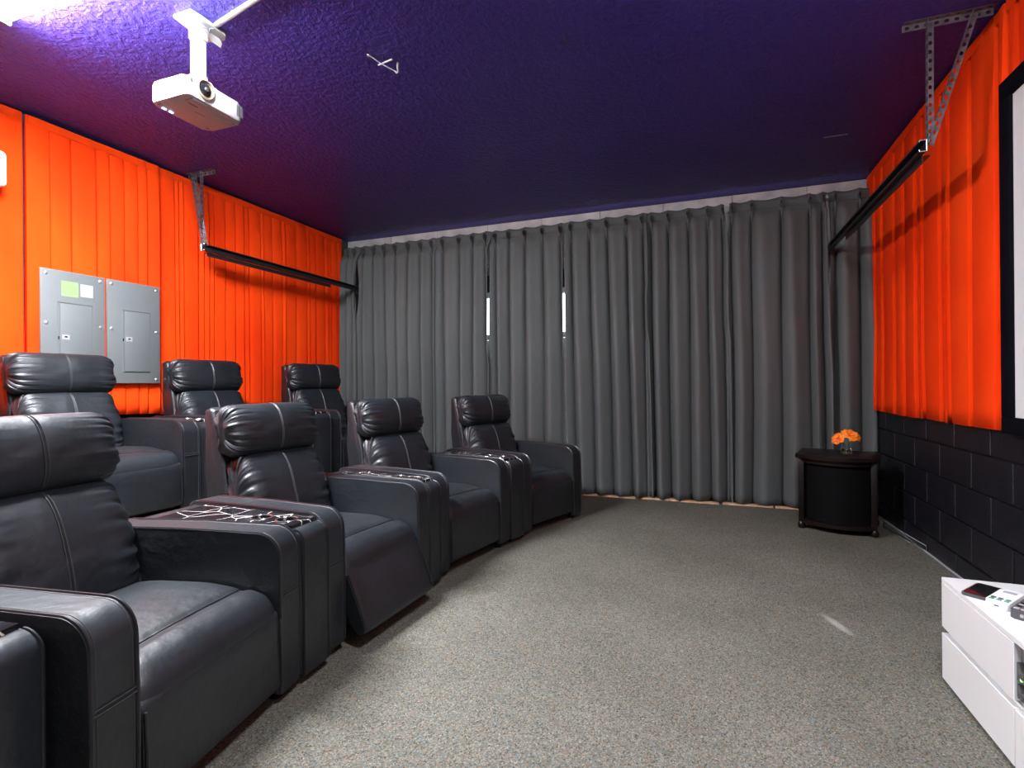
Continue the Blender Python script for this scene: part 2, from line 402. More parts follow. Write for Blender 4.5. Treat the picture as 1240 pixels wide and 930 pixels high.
# ================================================================== DARK PINCH-PLEAT CURTAINS
YC = 5.19
def pw(prof, z):
    if not prof: return -.012
    if z >= prof[0][0]: return prof[0][1]
    for (z0, g0), (z1, g1) in zip(prof, prof[1:]):
        if z >= z1: return g0 + (g1 - g0) * (z0 - z) / (z0 - z1)
    return prof[-1][1]
def curtain(label, xa, xb, pleats, seed, gapL=None, gapR=None, lean=0.0, dy=0.0):
    """hanging curtain from xa to xb with crests under the given pleat x positions"""
    rnd = random.Random(seed)
    cr = sorted(pleats)
    zt, zb = 2.735, .022
    zs = [zt - (zt - zb) * (i / 46) ** 1.12 for i in range(47)]
    xs = []
    ed = [xa] + cr + [xb]
    for a, b in zip(ed, ed[1:]):
        n = max(4, int((b - a) / .0115))
        xs += [a + (b - a) * k / n for k in range(n)]
    xs.append(xb)
    amps = {c: rnd.uniform(.8, 1.25) for c in cr}
    def fold(x):
        k = None
        lo = max([c for c in cr if c <= x], default=None); hi = min([c for c in cr if c > x], default=None)
        if lo is None: lo = 2 * cr[0] - (cr[1] if len(cr) > 1 else cr[0] + .16)
        if hi is None: hi = 2 * cr[-1] - (cr[-2] if len(cr) > 1 else cr[-1] - .16)
        t = (x - lo) / max(1e-4, hi - lo)
        am = amps.get(lo, 1) * (1 - t) + amps.get(hi, 1) * t
        return t, am
    rows = []
    for z in zs:
        d = zt - z; row = []
        hd = min(1, max(0, (d - .07) / .10))           # below the header the folds open
        op = .5 + .5 * min(1, d / 1.2)
        for x in xs:
            t, am = fold(x)
            c = .5 + .5 * math.cos(2 * PI * t)                     # 1 at a crest
            bd = 1 - abs(2 * t - 1) ** (5.5 - 3.0 * min(1, max(0, (d - .05) / 1.4)))
            sk = .82 + .18 * math.cos(2 * PI * (t - .28))
            dep = (.010 + .026 * hd + .078 * op * hd) * bd * am * sk + .020 * (c ** 30) * (1 - hd)
            sag = -.010 * math.sin(PI * t) * (1 - hd)
            zz = z
            if d < .02: zz = z + .010 * c - .006
            wob = .016 * noise.noise(Vector((x * 2.5 + seed, z * .55, seed * 1.7))) * min(1, d)
            lat = .022 * noise.noise(Vector((x * 3 + seed * 2, z * .5, 9))) * min(1, d)
            e = min(x - xa, xb - x)
            puck = .006 * math.sin(z * 46 + seed) * math.exp(-e / .03) * max(0, min(1, (1.3 - z)))
            if z < .12: puck += .012 * noise.noise(Vector((x * 22, z * 14, seed))) ; zz += .012 * noise.noise(Vector((x * 9, 3, seed)))
            # curtain edges drawn apart into a slit
            gl = pw(gapL, z) * math.exp(-max(0, x - xa) / .05); gr = pw(gapR, z) * math.exp(-max(0, xb - x) / .05)
            edge = min(1, e / .03)
            row.append((x + lat * edge + gl - gr + lean * (d / 2.7), YC - dy - dep - wob - puck - sag, max(.006, zz)))
        rows.append(row)
    bm = NB(); grid(bm, rows)
    o = obj('pleated_curtain', bm, M_CURT, None, 60)
    s = o.modifiers.new('Solidify', 'SOLIDIFY'); s.thickness = .0025; s.offset = 0
    tag(o, label, 'curtain', 'charcoal curtains over the back wall')
    # header band with its fold line, and a pinched loop at each pleat
    hb = NB(); tube(hb, [(x, YC - dy - .012 - .016 * (1 - abs(2 * fold(x)[0] - 1) ** 5), zt - .085) for x in xs[::2]], .0022, 5)
    obj('header_seam', hb, M_CURT, o, 60)
    for c in cr:
        tb = NB(); h = rnd.uniform(.034, .042); w2 = rnd.uniform(.012, .016); rows = []
        # open-ended fold of cloth: outer skin to the front lip, then back inside
        for yy, k in ((-.018, 1.0), (-.062, 1.0), (-.070, .85), (-.062, .66), (-.024, .60)):
            rows.append([(c + w2 * k * math.cos(q) * (1 if math.sin(q) > 0 else .75), YC - dy + yy, zt - .068 + h * k * math.sin(q)) for q in [2 * PI * n_ / 16 for n_ in range(16)]])
        V = grid(tb, rows, closed_u=True); tb.faces.new(V[-1])
        tube(tb, [(c - .003, YC - dy - .050, zt - .095), (c, YC - dy - .060, zt - .115), (c + .002, YC - dy - .040, zt - .16), (c + .003, YC - dy - .020, zt - .22)], [.007, .011, .009, .004], 6)
        obj('pleat_pinch', tb, M_CURT, o, 50)
    return o
C_ = curtain
S1 = [(2.74, -.012), (2.62, -.010), (2.54, .005), (2.10, .006), (1.98, .0015), (1.70, .003), (1.45, .0), (1.35, -.012)]
S2 = [(2.74, -.004), (2.66, -.002), (2.58, .007), (2.2, .006), (1.9, .007), (1.6, .005), (1.46, 0), (1.3, -.012)]
S3 = [(2.74, -.012), (2.05, -.010), (1.95, .002), (1.62, .003), (1.5, -.012)]
S4 = [(2.74, .022), (2.68, .022), (2.44, .001), (2.30, -.006), (2.05, -.001), (1.95, .002), (1.65, .002), (1.5, -.012)]
S5 = [(2.74, -.006), (2.70, .014), (2.45, .018), (2.30, .014), (2.02, .012), (1.85, .004), (1.5, .002), (1.2, -.012)]
SL = [(2.74, -.004), (2.5, .004), (2.3, .03), (2.1, .03), (1.9, .002), (1.6, -.012)]
C_('narrow charcoal curtain in the left corner beside the left track end', -4.02, -3.80, [-3.96, -3.86], 1, gapR=SL, dy=.012)
C_('leftmost wide charcoal pinch-pleat curtain, right of the left track end', -3.80, -2.785, [-3.74, -3.60, -3.46, -3.31, -3.14, -2.98, -2.84], 2, gapL=SL)
C_('charcoal curtain behind the third and fourth front recliners, left of first bright slit', -2.785, -2.139, [-2.70, -2.50, -2.34, -2.19], 3, gapR=S1, dy=.012)
C_('charcoal curtain between the first and second bright slits', -2.139, -1.331, [-2.08, -1.93, -1.75, -1.56, -1.37], 4, gapL=S1, gapR=S2)
C_('charcoal curtain right of the longest bright slit, above the far chair end', -1.331, -.525, [-1.26, -1.07, -.90, -.71, -.56], 5, gapL=S2, gapR=S3, lean=.05, dy=.012)
C_('middle charcoal curtain with a puckered left edge hanging over open carpet', -.525, .197, [-.47, -.32, -.14, .03, .16], 6, gapL=S3, gapR=S4, lean=.02)
C_('charcoal curtain left of the end table, below the right slit', .197, .998, [.235, .40, .64, .86, .96], 7, gapL=S4, gapR=S5, dy=.012)
C_('rightmost charcoal curtain behind the end table in the right corner', .998, 1.318, [1.05, 1.23], 8, gapL=S5)

# ================================================================== GARAGE DOOR TRACKS
def perforated(bm, A, B, e1, w1=.034, pitch=.040, hole=.0085, th=.0025):
    A, B = Vector(A), Vector(B); d = (B - A); L = d.length; d.normalize(); e = Vector(e1); e = (e - d * e.dot(d)).normalized()
    t = bmesh.new(); n = max(1, int(L / pitch)); p = L / n
    for i in range(n):
        c = A + d * (p * (i + .5)) + e * (w1 / 2)
        o_ = [(-1, -1), (0, -1), (1, -1), (1, 0), (1, 1), (0, 1), (-1, 1), (-1, 0)]
        O = [t.verts.new(c + d * (a * p / 2) + e * (b * w1 / 2)) for a, b in o_]
        I = []
        for a, b in o_:
            q = Vector((a, b)).normalized(); I.append(t.verts.new(c + d * (q.x * hole * 1.25) + e * (q.y * hole)))
        for k in range(8): t.faces.new((O[k], O[(k + 1) % 8], I[(k + 1) % 8], I[k]))
    bmesh.ops.remove_doubles(t, verts=t.verts[:], dist=.0004)
    bmesh.ops.recalc_face_normals(t, faces=t.faces[:])
    bmesh.ops.solidify(t, geom=t.faces[:], thickness=th)
    return merge(bm, t)
def angle_iron(name, A, B, e1, e2, parent, m=M_STEEL, w=.034):
    bm = NB(); perforated(bm, A, B, e1, w); perforated(bm, A, B, e2, w); return obj(name, bm, m, parent, 0)
def track(label, x, inward, ystart, z, tops, ytop, far):
    o = thing('garage_door_track', label, 'track', (x, ystart, 0), 0, 'garage door tracks')
    # C channel swept along the path, open side facing the door centre
    hh, dp, lip, th = .027, .030, .008, .003
    prof = [(-inward * 0, hh), (inward * dp, hh), (inward * dp, hh - lip), (inward * (dp - th), hh - lip), (inward * (dp - th), hh - th), (inward * th, hh - th),
            (inward * th, -hh + th), (inward * (dp - th), -hh + th), (inward * (dp - th), -hh + lip), (inward * dp, -hh + lip), (inward * dp, -hh), (0, -hh)]
    path = [(0, z, 0.0), (.6, z, 0.0), (1.2, z, 0.0)]
    R = .26; ye = 5.27 - ystart
    path += [(ye - R + R * math.sin(a), z - R + R * math.cos(a), a) for a in [PI / 2 * k / 12 for k in range(13)]]
    path += [(ye, 1.2, PI / 2), (ye, .05, PI / 2)]
    bm = NB(); rows = []
    for (y, zz, a) in path:
        rows.append([(px, y + pz * math.sin(a), zz + pz * math.cos(a)) for px, pz in prof])
    V = grid(bm, rows, closed_u=True); bm.faces.new(V[0][::-1]); bm.faces.new(V[-1])
    obj('rail', bm, M_RAIL, o, 30)
    # stiffening angle under the channel
    bm = NB(); L = 1.55
    prism(bm, [(-inward * .004, z - .030), (-inward * .034, z - .030), (-inward * .034, z - .033), (-inward * .001, z - .033), (-inward * .001, z - .062), (inward * .003, z - .062), (inward * .003, z - .030)], 'y', .05, L)
    obj('stiffener', bm, M_RAIL, o, 0)
    bm = NB(); tube(bm, [(inward * dp, -.002, z - hh + lip), (inward * dp, -.002, z - hh), (0, -.002, z - hh), (0, -.002, z + hh), (inward * dp, -.002, z + hh), (inward * dp, -.002, z + hh - lip)], .0028, 5)
    obj('bare_metal_end', bm, M_SCREW, o, 40)
    (xa, xb), hangers = tops
    angle_iron('ceiling_angle', (xa - x, ytop - ystart, H - .003), (xb - x, ytop - ystart, H - .003), (0, -1, 0), (0, 0, -1), o)
    for hx, sgn in hangers:
        angle_iron('hanger_angle', (hx - x, ytop - ystart - .012, H - .012), (0.008 * sgn, .03, z + .012), (sgn, 0, 0), (0, -1, 0), o, w=.030)
    bm = NB(); lathe(bm, [(.004, 0), (.008, .001), (.008, .006), (.004, .008)], 8, (0, .03, z + .03)); obj('bolt', bm, M_SCREW, o)
    return o
track('black garage door track on perforated hangers near the right red drape', 1.012, -1, 3.07, 2.24, ((.925, 1.285), ((1.02, 1), (1.195, 1))), 3.10, 0)
track('black garage door track on perforated hangers near the left red drape', -3.80, 1, 3.10, 2.225, ((-4.0, -3.70), ((-3.93, 1), (-3.82, -1))), 3.15, 0)

# ================================================================== PROJECTION SCREEN
sc_ = thing('projection_screen', 'large white projection screen in a wide black frame on the right wall', 'screen', (XR - .045, 1.75, .86))
YS0, YS1, ZS0, ZS1 = -1.40, 1.295, 0.0, 1.60
B = .085
obj('screen_surface', box(NB(), -.004, .004, YS0 + B * .8, YS1 - B * .8, ZS0 + .06, ZS1 - .06), M_SCREEN, sc_, 0)
for (a, b, c, d) in ((YS0, YS1, ZS0, ZS0 + .075), (YS0, YS1, ZS1 - .085, ZS1), (YS0, YS0 + B, ZS0 + .075, ZS1 - .085), (YS1 - B, YS1, ZS0 + .075, ZS1 - .085)):
    obj('frame_bar', box(NB(), -.020, .018, a, b, c, d, .004, 2), M_VELVET, sc_)

# ================================================================== RECLINERS
def pillow(bm, yw, ctr, tilt, a, b, seed, n=2.7, wr=.05, NU=64, NS=150, groove=.012, k=9, puff=.006, flare=0.0):
    """cushion swept along y; section is a superellipse tilted back"""
    N_ = Vector((math.cos(tilt), 0, math.sin(tilt))); T_ = Vector((-math.sin(tilt), 0, math.cos(tilt))); C0 = Vector(ctr)
    rows = []
    us = sorted([-math.cos(PI * i / NU) * .995 for i in range(NU + 1) if abs(math.cos(PI * i / NU)) > .06] + [0, .008, -.008, .016, -.016, .024, -.024, .034, -.034, .046, -.046])
    for u in us:
        e = abs(u); s = max(.02, (1 - e ** 7)) ** .45; sb = max(.03, (1 - e ** 12)) ** .5
        row = []
        for j in range(NS):
            th = 2 * PI * j / NS; c, s_ = math.cos(th), math.sin(th)
            pa = math.copysign(abs(c) ** (2 / n), c) * a * s; pb = math.copysign(abs(s_) ** (2 / n), s_) * b * (.25 + .75 * sb)
            fall = math.exp(-(1 - e) / .17) * min(1, (1 - e) / .04 + .25)
            wk = 1 + wr * fall * (math.sin(th * k + seed + 2 * math.sin(th * 2 + seed) + 4 * u) + .6 * math.sin(th * (k * 2 - 3) + seed * 2))
            pf = puff * noise.noise(Vector((u * 2.4 + seed, th * .8, seed)))
            g = groove * math.exp(-(u / .013) ** 2) if c > -.3 else 0
            row.append(C0 + N_ * (pa * wk + (pf if c > 0 else 0) - (g if c > 0 else 0)) + T_ * (pb * (1 + (wk - 1) * .35)) + Vector((0, u * yw / 2 * (1 - flare * s_) + .010 * fall * math.sin(th * 5 + seed), 0)))
        rows.append(row)
    V = grid(bm, rows, closed_u=True); bm.faces.new(V[0][::-1]); bm.faces.new(V[-1])
    return lambda u, th: (C0 + N_ * (math.copysign(abs(math.cos(th)) ** (2 / n), math.cos(th)) * a) + T_ * (math.copysign(abs(math.sin(th)) ** (2 / n), math.sin(th)) * b) + Vector((0, u * yw / 2 * (1 - flare * math.sin(th)), 0)))
AW, IW = .125, .535      # arm width, inner seat width
def make_recliner(kick=0.0):
    t = thing('recliner', 'black leather recliner', 'armchair', (0, 0, 0), 0, 'black leather theatre recliners')
    W = IW / 2
    obj('base', box(NB(), -.80, -.06, -W - .005, W + .005, .05, .30, .01, 2), M_BLACK, t)
    for sx in (-.72, -.06):
        for sy in (-1, 1):
            obj('foot', lathe(NB(), [(.024, 0), (.026, .004), (.022, .05)], 12, (sx, sy * (W + AW / 2), 0)), M_BLACKP, t)
    # arms
    for s in (-1, 1):
        y0, y1 = (W, W + AW) if s > 0 else (-W - AW, -W)
        pr = [(-.80, .04), (-.80, .52)] + arc(-.75, .535, .05, 180, 90, 4) + [(-.40, .594)] + arc(-.085, .508, .083, 88, 0, 9) + [(.003, .30), (0, .04)]
        bm = prism(NB(), pr, 'y', y0, y1, .014, 3)
        a = obj('arm', bm, M_LEATHER, t, 40)
        pb = NB()
        path = [(-.72, .587)] + [(-.40, .593)] + arc(-.085, .508, .083, 88, 0, 9) + [(.003, .30), (0, .05)]
        pb.free()
        for yy in (y0 + .006, y1 - .006): obj('piping', tube(NB(), [(px + .0015 if px > -.05 else px, yy, pz + .0005) for px, pz in path], .0045, 6), M_PIPING, a)
        st = NB()
        for zz in (.372, .384): tube(st, [(.0035, y0 + .010, zz), (.0045, (y0 + y1) / 2, zz), (.0035, y1 - .010, zz)], .0016, 5)
        for yy in (y0 + .017, y1 - .017): tube(st, [(px, yy, pz + .0006) if px < -.1 else (px + .0008, yy, pz) for px, pz in path], .0011, 4)
        obj('stitching', st, M_THREAD, a)
    # seat cushion with a rolled front
    def seat_sec():
        P = [(-.62, .36), (-.52, .412), (-.30, .428), (-.165, .420), (-.125, .407), (-.085, .413), (-.035, .396), (-.004, .355), (.002, .305), (-.04, .285), (-.3, .28), (-.6, .29)]
        return spline([Vector((px, pz)) for px, pz in P], 60)
    sec = seat_sec(); rows = []; NU = 26
    for i in range(NU + 1):
        u = -math.cos(PI * i / NU) * .999; e = abs(u); cs = Vector((-.31, .345))
        s = max(.05, 1 - e ** 9) ** .4; row = []
        for q in sec:
            dz = (q.y - .345); crown = 1 + .10 * (1 - u * u) if dz > 0 else 1
            pw = .004 * noise.noise(Vector((q.x * 6, u * 3, 4)))
            row.append((q.x * 1 if q.x < -.3 else -.3 + (q.x + .3) * (.90 + .10 * s), u * (W - .003), .345 + dz * (.55 + .45 * s) * crown + (pw if dz > 0 else 0)))
        rows.append(row)
    bm = NB(); V = grid(bm, rows, closed_u=True); bm.faces.new(V[0][::-1]); bm.faces.new(V[-1])
    so = obj('seat', bm, M_LEATHER, t, 60)
    sb = NB(); tube(sb, [(-.126, u * (W - .03), .4085 + .006 * (1 - u * u)) for u in [-1 + k / 6 for k in range(13)]], .0022, 5)
    obj('seam', sb, M_BLACKP, so)
    # footrest panel
    k = kick
    P = [(-.055, .33), (-.01, .335), (.008, .31), (.012 + k * .45, .22), (.015 + k, .10), (.0 + k, .075), (-.03 + k * .9, .09), (-.05 + k * .4, .20)]
    sec = spline([Vector(q) for q in P], 40); rows = []
    for i in range(15):
        u = -math.cos(PI * i / 14) * .999; s = max(.1, 1 - abs(u) ** 14) ** .5
        rows.append([(q.x - .01 * (1 - s), u * (W - .004), q.y) for q in sec])
    bm = NB(); V = grid(bm, rows, closed_u=True); bm.faces.new(V[0][::-1]); bm.faces.new(V[-1])
    fo = obj('footrest', bm, M_LEATHER, t, 60)
    for s in (-1, 1): obj('piping', tube(NB(), [(q[0] + .002, s * (W - .008), q[1]) for q in ((.008, .31), (.012 + k * .45, .22), (.015 + k, .10))], .004, 6), M_PIPING, fo)
    # back shell
    sh = prism(NB(), [(-.66, .28), (-.735, .70), (-.80, .985), (-.83, 1.0), (-.87, .985), (-.86, .70), (-.82, .28)], 'y', -W + .012, W - .012, .02, 3)
    obj('back_shell', sh, M_LEATHER, t, 40)
    bm = NB(); f = pillow(bm, IW + .005, (-.640, 0, .555), .24, .095, .222, 1.3, n=2.6, wr=.15, k=21, groove=.007, flare=.05)
    bo = obj('back_cushion', bm, M_LEATHER, t, 70)
    sm = NB()
    for du in (-.021, .021): tube(sm, [f(du, th) + Vector((.002, 0, .001)) for th in [math.radians(-58 + 116 * q / 18) for q in range(19)]], .0013, 5)
    obj('seam', sm, M_THREAD, bo)
    bm = NB(); f = pillow(bm, IW + .03, (-.715, 0, .885), .20, .088, .128, 4.1, n=2.5, wr=.11, k=23, groove=.006)
    ho = obj('headrest', bm, M_LEATHER, t, 70)
    sm = NB()
    for du in (-.020, .020): tube(sm, [f(du, th) + Vector((.002, 0, .001)) for th in [math.radians(-55 + 150 * q / 20) for q in range(21)]], .0013, 5)
    obj('seam', sm, M_THREAD, ho)
    return t
def place(t, x, y, deg, label, z=0.0):
    t.location = (x, y, z); t.rotation_euler = (0, 0, math.radians(deg)); t['label'] = label; return t
R0 = make_recliner(); RK = make_recliner(.085)
front = [(-1.33, 1.14, 9), (-1.40, 2.075, -3), (-1.335, 2.965, -11), (-1.10, 3.88, -20)]
place(R0, *front[0], 'nearest black leather recliner, cut by the left picture edge in the front row')
place(RK, *front[1], 'black leather recliner, second in the front row, footrest kicked slightly open')
place(copy_tree(R0), *front[2], 'black leather recliner, third in the front row, between the two farther consoles')
place(copy_tree(R0), *front[3], 'farthest black leather recliner of the front row, close to the dark curtain')
rear = [(-3.045, 2.06, -3), (-3.01, 3.0, -6), (-2.86, 3.96, -12)]
place(copy_tree(R0), *rear[0], 'black leather recliner on the platform in front of the left grey electrical panel', .30)
place(copy_tree(R0), *rear[1], 'black leather recliner on the platform, middle of the rear row, before red drape', .30)
place(copy_tree(R0), *rear[2], 'black leather recliner on the platform, rear row end nearest the dark curtain', .30)

# wedge consoles with cup holders
def console_between(a, b, label, z=0.0, back=0.0):
    """wedge console filling the gap between chair placements a and b (x, y, degrees)"""
    def pt(c, lx, ly):
        q = math.radians(c[2]); return Vector((c[0] + lx * math.cos(q) - ly * math.sin(q), c[1] + lx * math.sin(q) + ly * math.cos(q)))
    w_ = IW / 2 + AW + .003; L = .74
    fa_, fb_, ba_, bb_ = pt(a, 0, w_), pt(b, 0, -w_), pt(a, -L, w_), pt(b, -L, -w_)
    mf, mb = (fa_ + fb_) / 2, (ba_ + bb_) / 2; dr = (mf - mb).normalized(); nr = Vector((-dr.y, dr.x))
    fw, bw = (fb_ - fa_).dot(nr) / 2, (bb_ - ba_).dot(nr) / 2; L = (mf - mb).length
    t = thing('wedge_console', label, 'console', (mf.x - back * dr.x, mf.y - back * dr.y, z), math.atan2(dr.y, dr.x), 'wedge consoles between the recliners')
    XF, zt = .022, .572
    HW = lambda x_: fw + (bw - fw) * (max(0, -x_) / L)
    top = arc(XF - .05, zt - .05, .05, 0, 90, 7)
    pr = [(XF, .04)] + top + [(-L, zt), (-L, .04)]
    bm = NB(); A = []; Bv = []
    for x_, z_ in pr:
        A.append(bm.verts.new((x_, -HW(x_), z_))); Bv.append(bm.verts.new((x_, HW(x_), z_)))
    f1 = bm.faces.new(A); f2 = bm.faces.new(Bv[::-1]); n = len(pr)
    for i in range(n): bm.faces.new((A[i], A[(i + 1) % n], Bv[(i + 1) % n], Bv[i]))
    bmesh.ops.recalc_face_normals(bm, faces=bm.faces[:])
    bmesh.ops.bevel(bm, geom=list(set(f1.edges[:] + f2.edges[:])), offset=.008, segments=2, profile=.5, affect='EDGES')
    body = obj('body', bm, M_LEATHER, t, 40)
    for s in (-1, 1): obj('piping', tube(NB(), [(x_ + .001, s * (HW(x_) - .005), z_) for x_, z_ in [(XF, .05), (XF, .3)] + top], .004, 6), M_PIPING, body)
    for sx in (-.66, -.06): obj('foot', lathe(NB(), [(.022, 0), (.024, .004), (.02, .05)], 12, (sx, 0, 0)), M_BLACKP, t)
    tx0, tx1 = -.035, -.64
    wd = lambda x_: HW(x_) - .008
    r = min(.040, wd(-.12) - .008); cups = [-.115, -.235]
    bm = NB(); E = []; zp = zt + .012
    def loop(pts):
        v = [bm.verts.new(q) for q in pts]
        for i in range(len(v)): E.append(bm.edges.new((v[i], v[(i + 1) % len(v)])))
    P4 = [(tx0, -wd(tx0)), (tx0, wd(tx0)), (tx1, wd(tx1)), (tx1, -wd(tx1))]
    loop([(px, py, zp) for px, py in P4])
    for cx in cups: loop([(cx + r * math.cos(2 * PI * q / 24), r * math.sin(2 * PI * q / 24), zp) for q in range(24)])
    bmesh.ops.triangle_fill(bm, use_beauty=True, use_dissolve=False, edges=E)
    for i in range(4):
        a_, b_ = P4[i], P4[(i + 1) % 4]
        bm.faces.new([bm.verts.new((a_[0], a_[1], zp)), bm.verts.new((b_[0], b_[1], zp)), bm.verts.new((b_[0], b_[1], zt - .004)), bm.verts.new((a_[0], a_[1], zt - .004))])
    obj('tray', bm, M_TRAY, t, 0)
    for cx in cups:
        c = obj('cup_holder', lathe(NB(), [(r - .001, zp), (r - .003, zt + .001), (.0, zt + .0008)], 24, (cx, 0, 0), cap=False), M_BLACKP, t)
        obj('rim', tube(NB(), [(cx + r * math.cos(2 * PI * q / 24), r * math.sin(2 * PI * q / 24), zp + .001) for q in range(24)], .0035, 6, closed=True), M_METALCUP, c)
    return t
console_between(front[0], front[1], 'black wedge console between the nearest and second front recliners, veined tray')
console_between(front[1], front[2], 'black wedge console between the second and third front recliners, veined tray')
console_between(front[2], front[3], 'black wedge console between the third and farthest front recliners')
console_between((-1.09, .235, 21), front[0], 'black wedge console at the bottom left picture corner beside the nearest recliner', 0, .12)
console_between(rear[0], rear[1], 'black wedge console on the platform between first and middle rear recliners', .30)
console_between(rear[1], rear[2], 'black wedge console on the platform between middle and far rear recliners', .30)

# ================================================================== ELECTRICAL PANELS
PX = XL + .125
def epanel(label, y0, y1, dy0, dy1, dz0, dz1, stickers):
    t = thing('electrical_panel', label, 'panel', (PX, (y0 + y1) / 2, 1.13), 0, 'grey electrical panels on the left wall')
    c = (y0 + y1) / 2; h = .74
    obj('cover', box(NB(), -.008, .006, y0 - c, y1 - c, 0, h, .003, 2), M_PANEL, t)
    # raised frame and hinged door
    fb = NB(); a, b, z0, z1 = dy0 - c, dy1 - c, dz0 - 1.13, dz1 - 1.13
    for (p, q, r, s) in ((a - .012, a - .004, z0 - .01, z1 + .012), (b + .004, b + .010, z0 - .01, z1 + .012), (a - .012, b + .01, z1 + .004, z1 + .012)):
        box(fb, .006, .0095, p, q, r, s, .001, 1)
    obj('door_surround', fb, M_PANEL, t)
    d = obj('door', box(NB(), .006, .014, a, b, z0, z1, .002, 2), M_PANEL, t)
    zl = z0 + (z1 - z0) * .50
    la = NB(); box(la, .014, .017, a + .008, a + .052, zl, zl + .032, .001, 1)
    l = obj('latch', la, M_GREYP, d)
    obj('latch_slot', box(NB(), .017, .0185, a + .022, a + .038, zl + .014, zl + .022), M_BLACKP, l, 0)
    obj('hinge_slot', box(NB(), .0095, .0105, a - .011, a - .005, zl, zl + .02), M_BLACKP, d, 0)
    for yy in (y0 + .03 - c, y1 - .03 - c):
        for zz in (.03, h / 2 + .02, h - .03):
            sb = bmesh.new(); lathe(sb, [(.011, 0), (.011, .002), (.007, .0055), (.002, .0065)], 12); bmesh.ops.transform(sb, matrix=Matrix.Translation((.006, yy, zz)) @ Matrix.Rotation(PI / 2, 4, 'Y'), verts=sb.verts[:])
            obj('screw', sb, M_SCREW, t)
    for (p, q, r, s, m, lines) in stickers:
        st = obj('sticker', box(NB(), .006, .0072, p - c, q - c, r - 1.13, s - 1.13), m, t, 0)
        if lines:
            lb = NB()
            for (u0, u1, v0, v1) in lines:
                box(lb, .0072, .0076, p - c + u0 * (q - p), p - c + u1 * (q - p), r - 1.13 + v0 * (s - r), r - 1.13 + v1 * (s - r))
            o = obj('printed_lines', lb, M_INK, st, 0); o['kind'] = 'stuff'
rnd = random.Random(5)
wl_lines = [(.30, .72, .74, .80), (.40, .62, .84, .88)] + [(.12 + .28 * i + rnd.uniform(0, .05), .12 + .28 * i + .15, .12 + .15 * j, .16 + .15 * j) for i in range(3) for j in range(4)]
epanel('left grey electrical panel with green and white notices, behind a rear recliner headrest', 2.09, 2.472, 2.195, 2.385, 1.18, 1.655,
       [(2.205, 2.305, 1.705, 1.805, M_GREEN, [(.06, .2, .08, .11), (.5, .95, .07, .09), (.06, .9, .8, .81)]), (2.318, 2.395, 1.715, 1.80, M_PAPER, wl_lines)])
epanel('right grey electrical panel with small latched door and no notices', 2.486, 2.868, 2.60, 2.785, 1.215, 1.655, [])

# white casing at the left picture edge
t = thing('wall_unit', 'white rounded plastic casing on the red drape at the left picture edge', 'wall unit', (XL + .09, 1.46, 2.30))
obj('casing', box(NB(), -.03, .10, -.42, .445, 0, .215, .03, 5), M_WHITEP, t)
vb = NB(); box(vb, .095, .103, -.34, .34, .03, .05, .002, 1); obj('air_slot', vb, M_DGREY, t)

# ================================================================== PROJECTOR, MOUNT, RACEWAY
PJ = thing('projector', 'white ceiling projector with round lens facing the screen', 'projector', (-2.325, 1.885, 2.44))
def rrect(x0, x1, y0, y1, r, n=5):
    return [(x1 - r + r * math.cos(a), y1 - r + r * math.sin(a)) for a in [PI / 2 * k / n for k in range(n + 1)]] + \
           [(x0 + r + r * math.cos(a), y1 - r + r * math.sin(a)) for a in [PI / 2 + PI / 2 * k / n for k in range(n + 1)]] + \
           [(x0 + r + r * math.cos(a), y0 + r + r * math.sin(a)) for a in [PI + PI / 2 * k / n for k in range(n + 1)]] + \
           [(x1 - r + r * math.cos(a), y0 + r + r * math.sin(a)) for a in [1.5 * PI + PI / 2 * k / n for k in range(n + 1)]]
body_pts = rrect(-.125, .125, -.155, .155, .035)
bm = prism(NB(), body_pts, 'z', .0, .092, .012, 3); obj('body', bm, M_PROJ, PJ, 40)
obj('top_shell', prism(NB(), rrect(-.10, .10, -.12, .12, .04), 'z', .092, .108, .006, 2), M_PROJ, PJ, 40)
def along_x(bm, prof, c, n=28):
    t = bmesh.new(); lathe(t, prof, n); return merge(bm, t, Matrix.Translation(c) @ Matrix.Rotation(PI / 2, 4, 'Y'))
LC = (.122, -.065, .058)
ob = obj('lens_ring', along_x(NB(), [(.042, 0), (.047, .004), (.047, .010), (.040, .013), (.037, .006)], LC), mat('lens_trim', (.30, .22, .15), .35, metal=.4), PJ)
obj('lens', along_x(NB(), [(.036, .0), (.036, .004), (.028, .009), (.014, .013), (.002, .014)], LC), M_BLACKP, PJ)
lb = along_x(NB(), [(.010, .014), (.008, .0165), (.001, .0175)], LC, 16); obj('lens_glint', lb, M_METALCUP, PJ)
# lens surround bulge
obj('lens_hood', prism(NB(), [(-.125, .012), (-.006, .012), (-.006, .092), (-.03, .110), (-.10, .110), (-.125, .092)], 'x', .10, .124, .004, 2), M_PROJ, PJ)
obj('sensor_window', box(NB(), .1245, .127, -.145, -.128, .058, .078, .001, 1), M_DGREY, PJ)
vb = NB()
for k in range(5): box(vb, .123, .127, .112 + k * .008, .116 + k * .008, .022, .080)
obj('front_grille', vb, M_DGREY, PJ)
obj('front_marking', box(NB(), .1245, .1258, .015, .060, .052, .058), M_GREYP, PJ, 0)
vb = NB()
for k in range(6): box(vb, -.07, .005, -.1565, -.153, .030 + k * .010, .034 + k * .010)
obj('side_grille', vb, M_GREYP, PJ)
vb = NB()
for k in range(7): box(vb, .045, .085, .06 + k * .010, .064 + k * .010, -.0015, .002)
obj('bottom_vent', vb, M_GREYP, PJ)
obj('lens_slider', prism(NB(), rrect(.055, .110, -.115, -.045, .006), 'z', -.0075, .002, .002, 2), M_PROJ, PJ, 40)
